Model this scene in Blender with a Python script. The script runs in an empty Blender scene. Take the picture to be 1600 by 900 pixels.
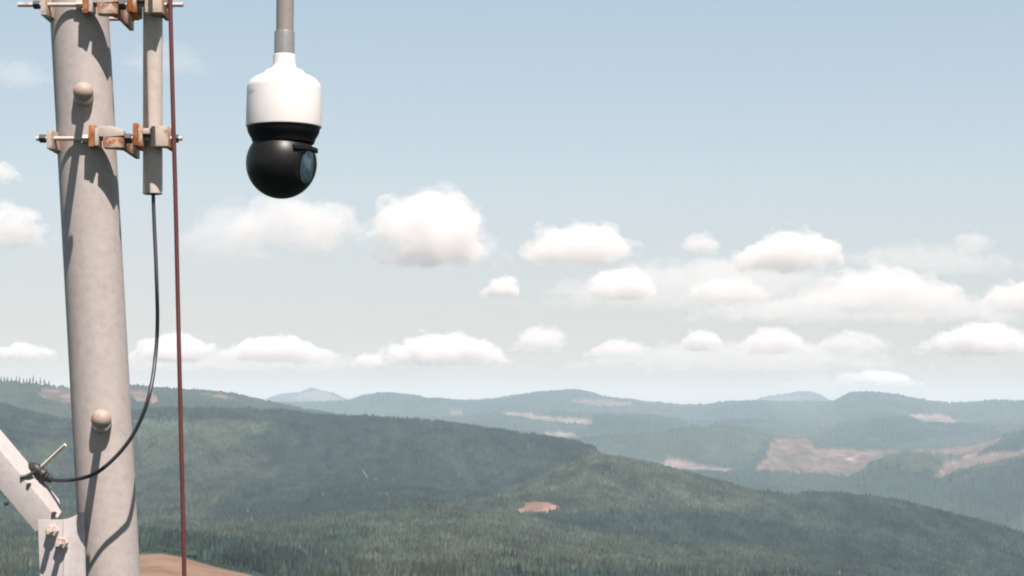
import bpy, bmesh, math, random
import numpy as np
from mathutils import Vector, Matrix, noise as mnoise

random.seed(7)
RNG = np.random.default_rng(11)
R = math.radians
SC = bpy.context.scene
COL = SC.collection

# ------------------------------------------------------------------ camera, sky, sun, exposure
HFOV = R(30.0)
FPX = 800.0 / math.tan(HFOV / 2)            # focal length for a 1600 px wide picture
EYE_Y = 645.0                                # eye level row
PITCH = math.atan((EYE_Y - 450.0) / FPX)
cam_d = bpy.data.cameras.new('camera')
cam_d.sensor_width = 36.0
cam_d.lens = 18.0 / math.tan(HFOV / 2)
cam_d.clip_start = 0.1
cam_d.clip_end = 300000.0
cam = bpy.data.objects.new('camera', cam_d)
cam.location = (0, 0, 0)
cam.rotation_euler = (math.pi / 2 + PITCH, 0, 0)
COL.objects.link(cam)
SC.camera = cam

SUN_EL, SUN_AZ = R(60), R(180 - 25)          # azimuth clockwise from +Y (view direction)
SUN_VEC = Vector((math.sin(SUN_AZ) * math.cos(SUN_EL), math.cos(SUN_AZ) * math.cos(SUN_EL), math.sin(SUN_EL)))
world = bpy.data.worlds.new('World')
SC.world = world
world.use_nodes = True
wn = world.node_tree
wn.nodes.clear()
sky = wn.nodes.new('ShaderNodeTexSky')
sky.sky_type = 'NISHITA'
sky.sun_disc = False
sky.sun_elevation = SUN_EL
sky.sun_rotation = SUN_AZ
sky.altitude = 900
sky.air_density = 1.0
sky.dust_density = 1.2
sky.ozone_density = 1.0
hsv = wn.nodes.new('ShaderNodeHueSaturation')
hsv.inputs['Saturation'].default_value = 1.4
bg = wn.nodes.new('ShaderNodeBackground')
bg.inputs['Strength'].default_value = 0.145
wo = wn.nodes.new('ShaderNodeOutputWorld')
wn.links.new(sky.outputs[0], hsv.inputs['Color'])
tint = wn.nodes.new('ShaderNodeMix')
tint.data_type = 'RGBA'
tint.blend_type = 'MULTIPLY'
tint.inputs[0].default_value = 1.0
tint.inputs[7].default_value = (3.0, 2.42, 2.12, 1)
wn.links.new(hsv.outputs[0], tint.inputs[6])
gam = wn.nodes.new('ShaderNodeGamma')
gam.inputs['Gamma'].default_value = 0.34
wn.links.new(tint.outputs[2], gam.inputs['Color'])
# sky dimmed, slightly bluer, towards the zenith to cut fill light; dimmed near horizon too
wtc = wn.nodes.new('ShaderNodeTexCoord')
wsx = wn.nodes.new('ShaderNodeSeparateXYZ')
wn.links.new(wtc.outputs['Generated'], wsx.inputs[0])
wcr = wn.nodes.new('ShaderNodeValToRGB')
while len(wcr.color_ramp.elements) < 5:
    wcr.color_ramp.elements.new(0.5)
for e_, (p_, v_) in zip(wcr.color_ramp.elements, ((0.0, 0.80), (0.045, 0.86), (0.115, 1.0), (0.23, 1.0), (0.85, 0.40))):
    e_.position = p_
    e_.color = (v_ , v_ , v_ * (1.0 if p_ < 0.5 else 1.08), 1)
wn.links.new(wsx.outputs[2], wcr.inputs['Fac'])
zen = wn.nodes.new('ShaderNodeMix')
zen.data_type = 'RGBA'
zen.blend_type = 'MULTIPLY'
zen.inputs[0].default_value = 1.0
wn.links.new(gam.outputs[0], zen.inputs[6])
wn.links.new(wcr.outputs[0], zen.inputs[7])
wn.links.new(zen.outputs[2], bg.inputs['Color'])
wn.links.new(bg.outputs[0], wo.inputs['Surface'])

sun_d = bpy.data.lights.new('sun', 'SUN')
sun_d.energy = 5.0
sun_d.angle = R(0.5)
sun_d.color = (1.0, 0.93, 0.86)
sun = bpy.data.objects.new('sun', sun_d)
sun.rotation_euler = SUN_VEC.to_track_quat('Z', 'Y').to_euler()
COL.objects.link(sun)

SC.view_settings.view_transform = 'Standard'
SC.view_settings.look = 'None'
SC.view_settings.exposure = 1.1
SC.view_settings.gamma = 1.0
SC.view_settings.use_curve_mapping = False
SC.render.engine = 'CYCLES'
SC.cycles.use_denoising = True
SC.cycles.max_bounces = 14
SC.cycles.diffuse_bounces = 3
SC.cycles.glossy_bounces = 3
SC.cycles.volume_bounces = 10
SC.cycles.transparent_max_bounces = 16
SC.cycles.pixel_filter_type = 'BLACKMAN_HARRIS'
SC.cycles.filter_width = 2.0
SC.cycles.volume_step_rate = 0.4
HAZE_DENSITY = 2.45e-5

# ------------------------------------------------------------------ helpers
def ray(px, py):
    x = (px - 800.0) / FPX
    y = (450.0 - py) / FPX
    return Vector((x, math.cos(PITCH) - y * math.sin(PITCH), math.sin(PITCH) + y * math.cos(PITCH)))

def at(px, py, Y):
    """the point at forward distance Y metres seen at photograph pixel (px, py)"""
    d = ray(px, py)
    return d * (Y / d.y)

def tag(o, label=None, cat=None, group=None, kind=None):
    if label: o['label'] = label
    if cat: o['category'] = cat
    if group: o['group'] = group
    if kind: o['kind'] = kind
    return o

def empty(name, loc=(0, 0, 0)):
    o = bpy.data.objects.new(name, None)
    o.empty_display_size = 0.05
    o.location = loc
    COL.objects.link(o)
    return o

def link_mesh(name, me, material, parent=None):
    o = bpy.data.objects.new(name, me)
    COL.objects.link(o)
    if material: me.materials.append(material)
    if parent:
        o.parent = parent
    return o

def obj(name, bm, material, parent=None, smooth=True, origin=None):
    """bm is in world coordinates; placed relative to its parent's (unrotated) origin"""
    root = parent
    off = Vector((0, 0, 0))
    while root is not None:
        off += Vector(root.location)
        root = root.parent
    if origin is not None:
        off = Vector(origin)
    bmesh.ops.translate(bm, verts=bm.verts, vec=-off)
    bmesh.ops.recalc_face_normals(bm, faces=bm.faces)
    me = bpy.data.meshes.new(name)
    bm.to_mesh(me)
    bm.free()
    if smooth:
        me.polygons.foreach_set('use_smooth', [True] * len(me.polygons))
        try:
            me.set_sharp_from_angle(angle=R(38))
        except Exception:
            pass
    o = link_mesh(name, me, material, parent)
    if origin is not None and parent is None:
        o.location = origin
    return o

def copy_tree(o, parent=None):
    c = o.copy()
    COL.objects.link(c)
    c.parent = parent
    for ch in list(o.children):
        copy_tree(ch, c)
    return c

def frame_of(d):
    d = d.normalized()
    up = Vector((0, 0, 1)) if abs(d.z) < 0.95 else Vector((0, 1, 0))
    s = d.cross(up).normalized()
    return s, s.cross(d).normalized()

def add_tube(bm, pts, rad, seg=16, cap=True):
    pts = [Vector(p) for p in pts]
    rads = rad if isinstance(rad, (list, tuple)) else [rad] * len(pts)
    rings = []
    s = None
    for i, p in enumerate(pts):
        d = (pts[min(i + 1, len(pts) - 1)] - pts[max(i - 1, 0)]).normalized()
        if s is None:
            s, u = frame_of(d)
        else:
            s = (s - d * s.dot(d)).normalized()
            u = s.cross(d).normalized()
        rings.append([bm.verts.new(p + (s * math.cos(a) + u * math.sin(a)) * rads[i])
                      for a in [2 * math.pi * k / seg for k in range(seg)]])
    for a, b in zip(rings, rings[1:]):
        for k in range(seg):
            bm.faces.new((a[k], a[(k + 1) % seg], b[(k + 1) % seg], b[k]))
    if cap:
        bm.faces.new(rings[0][::-1])
        bm.faces.new(rings[-1])
    return bm

def add_lathe(bm, origin, axis, prof, seg=48):
    """prof: (radius, height) pairs along axis from origin"""
    axis = Vector(axis).normalized()
    s, u = frame_of(axis)
    o = Vector(origin)
    rings = []
    for r, h in prof:
        if r < 1e-7:
            rings.append([bm.verts.new(o + axis * h)])
        else:
            rings.append([bm.verts.new(o + axis * h + (s * math.cos(2 * math.pi * k / seg) + u * math.sin(2 * math.pi * k / seg)) * r) for k in range(seg)])
    for a, b in zip(rings, rings[1:]):
        for k in range(seg):
            k2 = (k + 1) % seg
            if len(a) == 1 and len(b) == 1: continue
            if len(a) == 1: bm.faces.new((a[0], b[k2], b[k]))
            elif len(b) == 1: bm.faces.new((a[k], a[k2], b[0]))
            else: bm.faces.new((a[k], a[k2], b[k2], b[k]))
    return bm

def add_hull(bm, corners, bevel=0.0):
    """8 corners: bottom four then top four (same winding)"""
    vs = [bm.verts.new(Vector(c)) for c in corners]
    fs = [bm.faces.new([vs[i] for i in f]) for f in ((3, 2, 1, 0), (4, 5, 6, 7), (0, 1, 5, 4), (1, 2, 6, 5), (2, 3, 7, 6), (3, 0, 4, 7))]
    if bevel:
        es = list({e for f in fs for e in f.edges})
        bmesh.ops.bevel(bm, geom=es, offset=bevel, segments=2, affect='EDGES', profile=0.6)
    return bm

def add_box(bm, x0, x1, y0, y1, z0, z1, bevel=0.0):
    return add_hull(bm, [(x0, y0, z0), (x1, y0, z0), (x1, y1, z0), (x0, y1, z0), (x0, y0, z1), (x1, y0, z1), (x1, y1, z1), (x0, y1, z1)], bevel)

def px_box(bm, px0, px1, py0, py1, Y0, Y1, bevel=0.001):
    """a box whose near face (at Y0) shows between the given photograph pixels"""
    a = at(px0, py1, Y0); b = at(px1, py0, Y0)
    return add_box(bm, a.x, b.x, Y0, Y1, a.z, b.z, bevel)

def add_prism(bm, poly, vec, bevel=0.0):
    """planar polygon (3-D points) pushed along vec"""
    a = [bm.verts.new(Vector(p)) for p in poly]
    b = [bm.verts.new(Vector(p) + Vector(vec)) for p in poly]
    n = len(a)
    fs = [bm.faces.new(a[::-1]), bm.faces.new(b)]
    for k in range(n):
        fs.append(bm.faces.new((a[k], a[(k + 1) % n], b[(k + 1) % n], b[k])))
    if bevel:
        es = list({e for f in fs for e in f.edges})
        bmesh.ops.bevel(bm, geom=es, offset=bevel, segments=2, affect='EDGES', profile=0.6)
    return bm

def smooth_path(pts, n=8):
    pts = [Vector(p) for p in pts]
    out = []
    for i in range(len(pts) - 1):
        p0 = pts[max(i - 1, 0)]; p1 = pts[i]; p2 = pts[i + 1]; p3 = pts[min(i + 2, len(pts) - 1)]
        for k in range(n):
            t = k / n
            out.append(0.5 * ((2 * p1) + (p2 - p0) * t + (2 * p0 - 5 * p1 + 4 * p2 - p3) * t * t + (3 * p1 - p0 - 3 * p2 + p3) * t ** 3))
    out.append(pts[-1])
    return out

# ------------------------------------------------------------------ materials
def new_mat(name):
    m = bpy.data.materials.new(name)
    m.use_nodes = True
    nt = m.node_tree
    b = nt.nodes['Principled BSDF']
    return m, nt, b

def noise_ramp(nt, scale, stops, detail=6, rough=0.6, coord='Object', stretch=None, distortion=0.0):
    tc = nt.nodes.new('ShaderNodeTexCoord')
    src = tc.outputs[coord]
    if stretch:
        mp = nt.nodes.new('ShaderNodeMapping')
        mp.inputs['Scale'].default_value = stretch
        nt.links.new(src, mp.inputs['Vector'])
        src = mp.outputs[0]
    n = nt.nodes.new('ShaderNodeTexNoise')
    n.inputs['Scale'].default_value = scale
    n.inputs['Detail'].default_value = detail
    n.inputs['Roughness'].default_value = rough
    n.inputs['Distortion'].default_value = distortion
    nt.links.new(src, n.inputs['Vector'])
    r = nt.nodes.new('ShaderNodeValToRGB')
    while len(r.color_ramp.elements) < len(stops):
        r.color_ramp.elements.new(0.5)
    for e, (p, c) in zip(r.color_ramp.elements, stops):
        e.position = p
        e.color = (*c, 1) if len(c) == 3 else c
    nt.links.new(n.outputs['Fac'], r.inputs['Fac'])
    return r, n

def mix(nt, fac, a, b, mode='MIX'):
    m = nt.nodes.new('ShaderNodeMix')
    m.data_type = 'RGBA'
    m.blend_type = mode
    for sock, v in ((m.inputs[0], fac), (m.inputs[6], a), (m.inputs[7], b)):
        if hasattr(v, 'links'): nt.links.new(v, sock)
        elif isinstance(v, (int, float)): sock.default_value = v
        else: sock.default_value = (*v, 1)
    return m.outputs[2]

def bump(nt, b, height, strength=0.2, dist=0.002):
    bp = nt.nodes.new('ShaderNodeBump')
    bp.inputs['Strength'].default_value = strength
    bp.inputs['Distance'].default_value = dist
    nt.links.new(height, bp.inputs['Height'])
    nt.links.new(bp.outputs[0], b.inputs['Normal'])

def mat_galv(name, base=(0.50, 0.475, 0.455), metallic=0.15, rough=0.55, rust=0.0):
    m, nt, b = new_mat(name)
    lo = tuple(c * 0.88 for c in base); hi = tuple(min(1, c * 1.09) for c in base)
    r1, n1 = noise_ramp(nt, 55, [(0.3, lo), (0.5, base), (0.72, hi)], detail=4, rough=0.7)
    r2, n2 = noise_ramp(nt, 16, [(0.32, (0.89, 0.89, 0.905)), (0.66, (1.0, 0.99, 0.975))], detail=6, stretch=(1, 1, 0.13))
    c = mix(nt, 0.8, r1.outputs[0], r2.outputs[0], 'MULTIPLY')
    if rust > 0:
        r3, n3 = noise_ramp(nt, 26, [(0.62 - 0.3 * rust, (0, 0, 0)), (0.72 - 0.25 * rust, (1, 1, 1))], detail=7, rough=0.7)
        r4, n4 = noise_ramp(nt, 60, [(0.3, (0.09, 0.026, 0.010)), (0.55, (0.27, 0.085, 0.024)), (0.75, (0.40, 0.20, 0.085))], detail=5)
        c = mix(nt, r3.outputs[0], c, r4.outputs[0])
    nt.links.new(c, b.inputs['Base Color'])
    b.inputs['Metallic'].default_value = metallic
    b.inputs['Roughness'].default_value = rough
    b.inputs['Specular IOR Level'].default_value = 0.3
    bump(nt, b, n1.outputs['Fac'], 0.12, 0.0015)
    return m

def mat_plain(name, col, rough=0.5, metallic=0.0, var=0.12, scale=30, spec=0.5, coat=0.0):
    m, nt, b = new_mat(name)
    r, n = noise_ramp(nt, scale, [(0.3, tuple(c * (1 - var) for c in col)), (0.7, tuple(min(1, c * (1 + var)) for c in col))], detail=5)
    nt.links.new(r.outputs[0], b.inputs['Base Color'])
    b.inputs['Roughness'].default_value = rough
    b.inputs['Metallic'].default_value = metallic
    b.inputs['Specular IOR Level'].default_value = spec
    b.inputs['Coat Weight'].default_value = coat
    return m

M = {}
M['mast'] = mat_galv('galvanised_mast', (0.34, 0.297, 0.281), metallic=0.0, rough=0.6)
M['pipe'] = mat_galv('galvanised_pipe', (0.41, 0.35, 0.31), metallic=0.0, rough=0.42)
M['pole'] = mat_galv('weathered_pole', (0.26, 0.225, 0.21), metallic=0.2, rough=0.4)
M['sleeve'] = mat_galv('bright_sleeve', (0.30, 0.285, 0.28), metallic=0.5, rough=0.32)
M['brace'] = mat_galv('galvanised_brace', (0.37, 0.33, 0.325), metallic=0.0, rough=0.55)
M['zinc'] = mat_galv('zinc_hardware', (0.42, 0.36, 0.325), metallic=0.1, rough=0.45, rust=0.25)
M['rusty'] = mat_galv('rusty_clamp', (0.42, 0.33, 0.27), metallic=0.0, rough=0.7, rust=0.62)
M['rust'] = mat_galv('rust_red', (0.45, 0.25, 0.16), metallic=0.0, rough=0.8, rust=1.0)
M['bolt'] = mat_galv('bolt_head', (0.33, 0.25, 0.21), metallic=0.0, rough=0.55, rust=0.3)
M['nut'] = mat_plain('dark_nut', (0.045, 0.042, 0.045), 0.6, 0.3)
M['black_cable'] = mat_plain('black_cable', (0.018, 0.018, 0.022), 0.45)
M['red_cable'] = mat_plain('red_cable', (0.085, 0.020, 0.018), 0.5, scale=8, var=0.25)
M['tape'] = mat_plain('black_tape', (0.02, 0.02, 0.02), 0.55, scale=80, var=0.4)
M['tail'] = mat_plain('pale_tie', (0.62, 0.50, 0.40), 0.5)
M['white'] = mat_plain('white_housing', (0.60, 0.565, 0.55), 0.42, var=0.03, scale=14)
M['mark'] = mat_plain('grey_print', (0.55, 0.51, 0.50), 0.5, var=0.05)
M['blackball'] = mat_plain('black_dome', (0.006, 0.0055, 0.0055), 0.42, var=0.2, spec=0.3)
M['blackring'] = mat_plain('black_ring', (0.005, 0.005, 0.006), 0.6, var=0.2, spec=0.2)
gm, gnt, gb = new_mat('window_glass')
gr, gn = noise_ramp(gnt, 12, [(0.35, (0.012, 0.025, 0.04)), (0.65, (0.035, 0.07, 0.10))], detail=2)
gnt.links.new(gr.outputs[0], gb.inputs['Base Color'])
gb.inputs['Roughness'].default_value = 0.06
gb.inputs['Specular IOR Level'].default_value = 0.9
gb.inputs['Coat Weight'].default_value = 0.2
M['glass'] = gm

def mat_cover(name, noise_scale, amt, rough=0.95):
    """land cover: the colour attribute of the mesh, mottled by noise in metres"""
    m, nt, b = new_mat(name)
    at_ = nt.nodes.new('ShaderNodeAttribute')
    at_.attribute_name = 'cover'
    r, n = noise_ramp(nt, noise_scale, [(0.28, (1 - amt,) * 3), (0.72, (1 + amt,) * 3)], detail=8, rough=0.72)
    c = mix(nt, 1.0, at_.outputs['Color'], r.outputs[0], 'MULTIPLY')
    nt.links.new(c, b.inputs['Base Color'])
    b.inputs['Roughness'].default_value = rough
    b.inputs['Specular IOR Level'].default_value = 0.1
    return m
M['land'] = mat_cover('land_cover', 0.011, 0.42)
M['needles'] = mat_cover('conifer_needles', 0.02, 0.2, 0.85)
M['bark'] = mat_plain('bark', (0.10, 0.075, 0.06), 0.9, var=0.3, scale=3)
M['crown'] = mat_plain('dark_conifer', (0.030, 0.048, 0.034), 0.9, var=0.35, scale=0.4, spec=0.1)

# ------------------------------------------------------------------ terrain (one polar sheet round the summit)
def vnoise(x, y, seed=0):
    xi = np.floor(x).astype(np.int64); yi = np.floor(y).astype(np.int64)
    xf = x - xi; yf = y - yi
    def h(a, b):
        v = (a * 374761393 + b * 668265263 + seed * 1274126177) & 0xFFFFFFFF
        v = ((v ^ (v >> 13)) * 1274126177) & 0xFFFFFFFF
        v = (v ^ (v >> 16)) & 0xFFFFFF
        return v / float(0xFFFFFF) * 2 - 1
    u = xf * xf * (3 - 2 * xf); v = yf * yf * (3 - 2 * yf)
    return (h(xi, yi) * (1 - u) + h(xi + 1, yi) * u) * (1 - v) + (h(xi, yi + 1) * (1 - u) + h(xi + 1, yi + 1) * u) * v

def fbm(x, y, oct=5, seed=0, gain=0.5):
    t = 0; a = 1.0; s = 0
    for k in range(oct):
        t = t + a * vnoise(x, y, seed + k * 17); s += a
        x = x * 2.03 + 3.1; y = y * 2.03 + 7.7; a *= gain
    return t / s

def ridged(x, y, oct=4, seed=0):
    t = 0; a = 1.0; s = 0
    for k in range(oct):
        t = t + a * (1 - np.abs(vnoise(x, y, seed + k * 13)) * 2); s += a
        x = x * 2.1 + 1.3; y = y * 2.1 + 5.1; a *= 0.5
    return t / s

# crest lines of the ridges as surveyed from the summit: (distance m, dip behind in m, spur relief m, [(x, y) in photograph pixels])
RIDGES = [
 ('knoll', 1800, 12, 4, [(-400, 985), (60, 960), (140, 925), (185, 884), (213, 868), (250, 866), (282, 871), (310, 880), (340, 888), (390, 899), (430, 915), (600, 965), (2100, 990)]),
 ('bench', 4600, 18, 14, [(-400, 790), (0, 805), (200, 822), (400, 818), (560, 808), (680, 796), (760, 802), (850, 818), (1000, 850), (1200, 872), (1600, 925), (2100, 960)]),
 ('spur', 6500, 22, 28, [(-400, 740), (0, 745), (300, 752), (500, 757), (700, 768), (800, 766), (865, 733), (930, 711), (960, 715), (1000, 722), (1100, 747), (1180, 767), (1240, 777), (1262, 772), (1310, 774), (1360, 780), (1400, 785), (1450, 797), (1500, 810), (1550, 822), (1600, 837), (2100, 930)]),
 ('near_hill', 8200, 60, 45, [(-400, 612), (0, 633), (50, 646), (100, 658), (150, 655), (205, 644), (250, 641), (330, 641), (430, 643), (480, 648), (560, 653), (650, 658), (720, 665), (800, 678), (860, 685), (900, 693), (925, 700), (938, 711), (950, 726), (1000, 748), (1100, 775), (1300, 805), (1600, 870), (2100, 950)]),
 ('cut_foot', 11500, 70, 40, [(-400, 588), (0, 600), (60, 604), (100, 607), (150, 605), (205, 606), (240, 608), (280, 611), (300, 613), (330, 615), (370, 621), (400, 628), (430, 634), (500, 648), (600, 664), (700, 684), (900, 712), (950, 716), (1000, 722), (1040, 735), (1100, 739), (1150, 741), (1202, 733), (1266, 735), (1304, 737), (1327, 745), (1341, 739), (1379, 719), (1421, 709), (1451, 715), (1470, 724), (1480, 735), (1504, 731), (1553, 725), (1600, 716), (2100, 690)]),
 ('clearcut', 14500, 70, 35, [(-400, 640), (400, 660), (600, 660), (850, 692), (940, 684), (1000, 681), (1060, 673), (1120, 665), (1160, 669), (1213, 685), (1266, 687), (1282, 700), (1364, 702), (1478, 701), (1515, 697), (1565, 683), (1600, 675), (2100, 650)]),
 ('mid_hill', 18500, 90, 45, [(-400, 650), (400, 650), (640, 655), (700, 655), (780, 646), (850, 650), (930, 648), (1000, 650), (1060, 655), (1080, 664), (1110, 668), (1180, 667), (1250, 673), (1300, 668), (1350, 658), (1385, 652), (1430, 655), (1480, 661), (1530, 664), (1600, 667), (2100, 660)]),
 ('far_hill', 25000, 120, 60, [(-400, 640), (300, 640), (400, 634), (430, 630), (460, 631), (520, 629), (545, 626), (570, 618), (600, 615), (640, 618), (670, 624), (720, 627), (770, 626), (800, 621), (840, 615), (885, 611), (915, 613), (940, 621), (1000, 628), (1060, 633), (1100, 634), (1130, 629), (1180, 628), (1240, 629), (1300, 629), (1325, 617), (1355, 614), (1400, 618), (1430, 624), (1470, 631), (1510, 630), (1550, 627), (1600, 628), (2100, 622)]),
 ('last_hill', 38000, 100, 60, [(-400, 645), (300, 645), (395, 634), (420, 624), (440, 617), (470, 614), (488, 608), (505, 612), (530, 619), (550, 629), (700, 634), (1100, 637), (1150, 628), (1190, 623), (1240, 614), (1265, 614), (1285, 620), (1300, 629), (1400, 634), (2100, 634)]),
]
NEAR_KEYS = [(1.0, -12.0), (30.0, -12.5), (120.0, -24.0), (500.0, -75.0)]
R_MAX = 43000.0

phi_front = np.arctan((np.arange(-150, 1751, 1.25) - 800) / FPX)
phi_back = np.linspace(phi_front[-1], phi_front[0] + 2 * math.pi, 150)[1:-1]
PHI = np.concatenate([phi_front, phi_back])
NF = len(phi_front)

def crest(i, phi):
    """height and distance of crest i along azimuth phi"""
    name, r, dip, rel, pts = RIDGES[i]
    ph = []; te = []
    px = np.interp(np.linspace(0, len(pts) - 1, len(pts) * 6), np.arange(len(pts)), [p[0] for p in pts])
    py = np.interp(px, [p[0] for p in pts], [p[1] for p in pts])
    for a, b in zip(px, py):
        d = ray(a, b)
        ph.append(math.atan2(d.x, d.y)); te.append(d.z / math.hypot(d.x, d.y))
    w = (phi + math.pi) % (2 * math.pi) - math.pi
    rr = r * (1 + 0.05 * vnoise(w * 9 + i * 5.3, w * 0 + i) + 0.02 * vnoise(w * 31 + i * 2.3, w * 0 + i + 9))
    tel = np.interp(w, ph, te)
    if i >= 3:
        k = 1.0 if i < 7 else 0.8
        tel = tel + k * (0.00035 * vnoise(w * 160, w * 0 + i + 3) + 0.00022 * vnoise(w * 420, w * 0 + i + 5))
    return rr, tel * rr

CR = [crest(i, PHI) for i in range(len(RIDGES))]
rows_r = []; rows_h = []; rows_layer = []; rows_t = []
NP_ = len(PHI)
prev_r = np.full(NP_, NEAR_KEYS[0][0]); prev_h = np.full(NP_, NEAR_KEYS[0][1])
rows_r.append(prev_r); rows_h.append(prev_h); rows_layer.append(-1); rows_t.append(0.0)
for (r, h) in NEAR_KEYS[1:]:
    for k in range(1, 7):
        t = k / 6
        rows_r.append(prev_r * (1 - t) + r * t); rows_h.append(prev_h * (1 - t) + h * t); rows_layer.append(-1); rows_t.append(t)
    prev_r = np.full(NP_, r); prev_h = np.full(NP_, h)
NROW = [40, 80, 70, 70, 60, 50, 50, 50, 45]
dips = [0] + [x[2] for x in RIDGES[:-1]]
for i, (rr, hh) in enumerate(CR):
    n = NROW[i]
    for k in range(1, n + 1):
        t = k / n
        s = t * t * (3 - 2 * t) * 0.75 + t * 0.25
        dipf = math.sin(math.pi * min(1, t * 1.0)) ** 1.0 * (1 - t) * 1.7
        h = prev_h * (1 - s) + hh * s - dips[i] * dipf
        rows_r.append(prev_r * (1 - t) + rr * t); rows_h.append(h); rows_layer.append(i); rows_t.append(t)
    prev_r, prev_h = rr, hh
for k in range(1, 5):
    t = k / 4
    rows_r.append(prev_r * (1 - t) + R_MAX * t); rows_h.append(prev_h - 500 * t); rows_layer.append(9); rows_t.append(t)
RR = np.array(rows_r); HH = np.array(rows_h); LAY = np.array(rows_layer); TT = np.array(rows_t)
X = RR * np.sin(PHI)[None, :]; Y = RR * np.cos(PHI)[None, :]
# spur and gully relief between crests
for i in range(len(RIDGES)):
    sel = LAY == i
    w = np.sin(math.pi * TT[sel])[:, None] ** 0.8
    sc = RIDGES[i][1] * 0.11
    HH[sel] += w * RIDGES[i][3] * (1.2 * ridged(X[sel] / sc, Y[sel] / (sc * 1.7), 4, 31 + i) - 0.55)
    HH[sel] += w * RIDGES[i][3] * 0.35 * fbm(X[sel] / (sc * 0.25), Y[sel] / (sc * 0.3), 3, 77 + i)

def to_px(x, y, z):
    xc = x; yc = y * math.cos(PITCH) + z * math.sin(PITCH); zc = -y * math.sin(PITCH) + z * math.cos(PITCH)
    yc = np.where(yc > 0.1, yc, 0.1)
    return 800 + FPX * xc / yc, 450 - FPX * zc / yc

def inside(px, py, poly):
    res = np.zeros(px.shape, bool)
    n = len(poly)
    for k in range(n):
        x1, y1 = poly[k]; x2, y2 = poly[(k + 1) % n]
        if y1 == y2: continue
        c = ((y1 > py) != (y2 > py)) & (px < (x2 - x1) * (py - y1) / (y2 - y1) + x1)
        res ^= c
    return res

OLD = np.array((0.020, 0.033, 0.028)); MIDF = np.array((0.032, 0.048, 0.037)); YOUNG = np.array((0.047, 0.061, 0.044))
CUT = np.array((0.108, 0.079, 0.066)); SOIL = np.array((0.19, 0.112, 0.08)); PALE = np.array((0.15, 0.115, 0.10)); BARE = np.array((0.165, 0.102, 0.070))
# cleared ground: (layers, colour, edge wander in px, outline)
CLEARED = [
 ((0,), BARE, 0, [(-9000, 700), (9000, 700), (9000, 99999), (-9000, 99999)]),
 ((1, 2, 3), SOIL, 7, [(808, 798), (822, 788), (848, 784), (876, 792), (872, 802), (845, 806), (815, 806)]),
 ((4, 5), CUT, 4, [(1180, 738), (1200, 712), (1213, 688), (1240, 682), (1264, 686), (1272, 702), (1364, 703), (1478, 702), (1520, 697), (1565, 682), (1572, 686), (1520, 712), (1480, 712), (1450, 708), (1420, 704), (1380, 714), (1340, 742), (1326, 748), (1300, 742), (1260, 742), (1215, 740)]),
 ((4, 5), CUT * 1.1, 3, [(1455, 748), (1474, 726), (1512, 712), (1545, 708), (1640, 700), (1640, 706), (1590, 716), (1553, 727), (1504, 737), (1470, 748)]),
 ((4, 5), PALE, 2, [(1033, 728), (1046, 719), (1075, 724), (1110, 731), (1150, 737), (1140, 740), (1060, 737)]),
 ((6, 7), PALE, 1.5, [(783, 645), (830, 648), (880, 653), (925, 656), (926, 664), (880, 662), (830, 656), (785, 649)]),
 ((6, 7), PALE * 0.9, 1.5, [(1418, 650), (1470, 648), (1500, 658), (1490, 664), (1440, 660)]),
 ((6, 7), CUT, 1.5, [(700, 642), (722, 641), (724, 650), (704, 651)]),
 ((4, 5, 6), PALE, 1.5, [(848, 678), (870, 675), (900, 680), (905, 686), (860, 685)]),
 ((4,), CUT, 3, [(55, 618), (75, 606), (112, 608), (118, 632), (95, 632), (70, 626)]),
 ((4,), CUT, 3, [(200, 606), (235, 611), (248, 630), (240, 637), (205, 630)]),
 ((4,), PALE * 0.8, 2, [(310, 617), (345, 617), (372, 625), (360, 627), (318, 621)]),
 ((7, 8), CUT, 1.5, [(890, 628), (920, 624), (990, 630), (975, 636), (920, 634)]),
 ((8,), PALE * 0.7, 2, [(455, 622), (490, 610), (520, 618), (530, 626), (470, 630)]),
 ((8,), PALE * 0.6, 2, [(1150, 627), (1240, 619), (1280, 621), (1250, 627), (1180, 630)]),
 ((4, 5), np.array((0.17, 0.145, 0.13)), 0.5, [(1316, 717), (1340, 711), (1347, 713), (1330, 719)]),
 ((2, 3), PALE * 0.7, 0.5, [(562, 734), (566, 733), (578, 751), (576, 755), (570, 747)]),
 ((2, 3), CUT, 1, [(604, 768), (607, 768), (609, 785), (614, 801), (610, 803), (606, 785)]),
 ((3,), CUT, 1.0, [(1342, 775), (1348, 764), (1366, 764), (1370, 775)]),
]
# standing old forest and young stands
DARKER = [
 ((6,), [(925, 648), (1000, 649), (1072, 656), (1070, 668), (1010, 676), (960, 684), (915, 678)]),
 ((6,), [(1270, 690), (1300, 668), (1385, 650), (1480, 660), (1560, 668), (1480, 688), (1400, 700), (1280, 700)]),
 ((5, 6), [(1515, 710), (1568, 684), (1700, 660), (1700, 700), (1560, 706)]),
 ((3,), [(-400, 500), (945, 500), (945, 706), (870, 738), (800, 770), (600, 815), (360, 820), (430, 740), (470, 690), (380, 665), (-400, 660)]),
 ((2,), [(440, 700), (870, 735), (800, 772), (600, 815), (300, 830), (380, 760)]),
 ((2, 3), [(1230, 790), (1330, 786), (1500, 815), (1600, 840), (1600, 870), (1400, 836), (1260, 808)]),
 ((1, 2), [(820, 812), (1000, 800), (1150, 815), (1300, 850), (1200, 862), (1000, 842), (860, 826)]),
 ((1,), [(210, 840), (420, 860), (560, 905), (300, 905)]),
]
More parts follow.
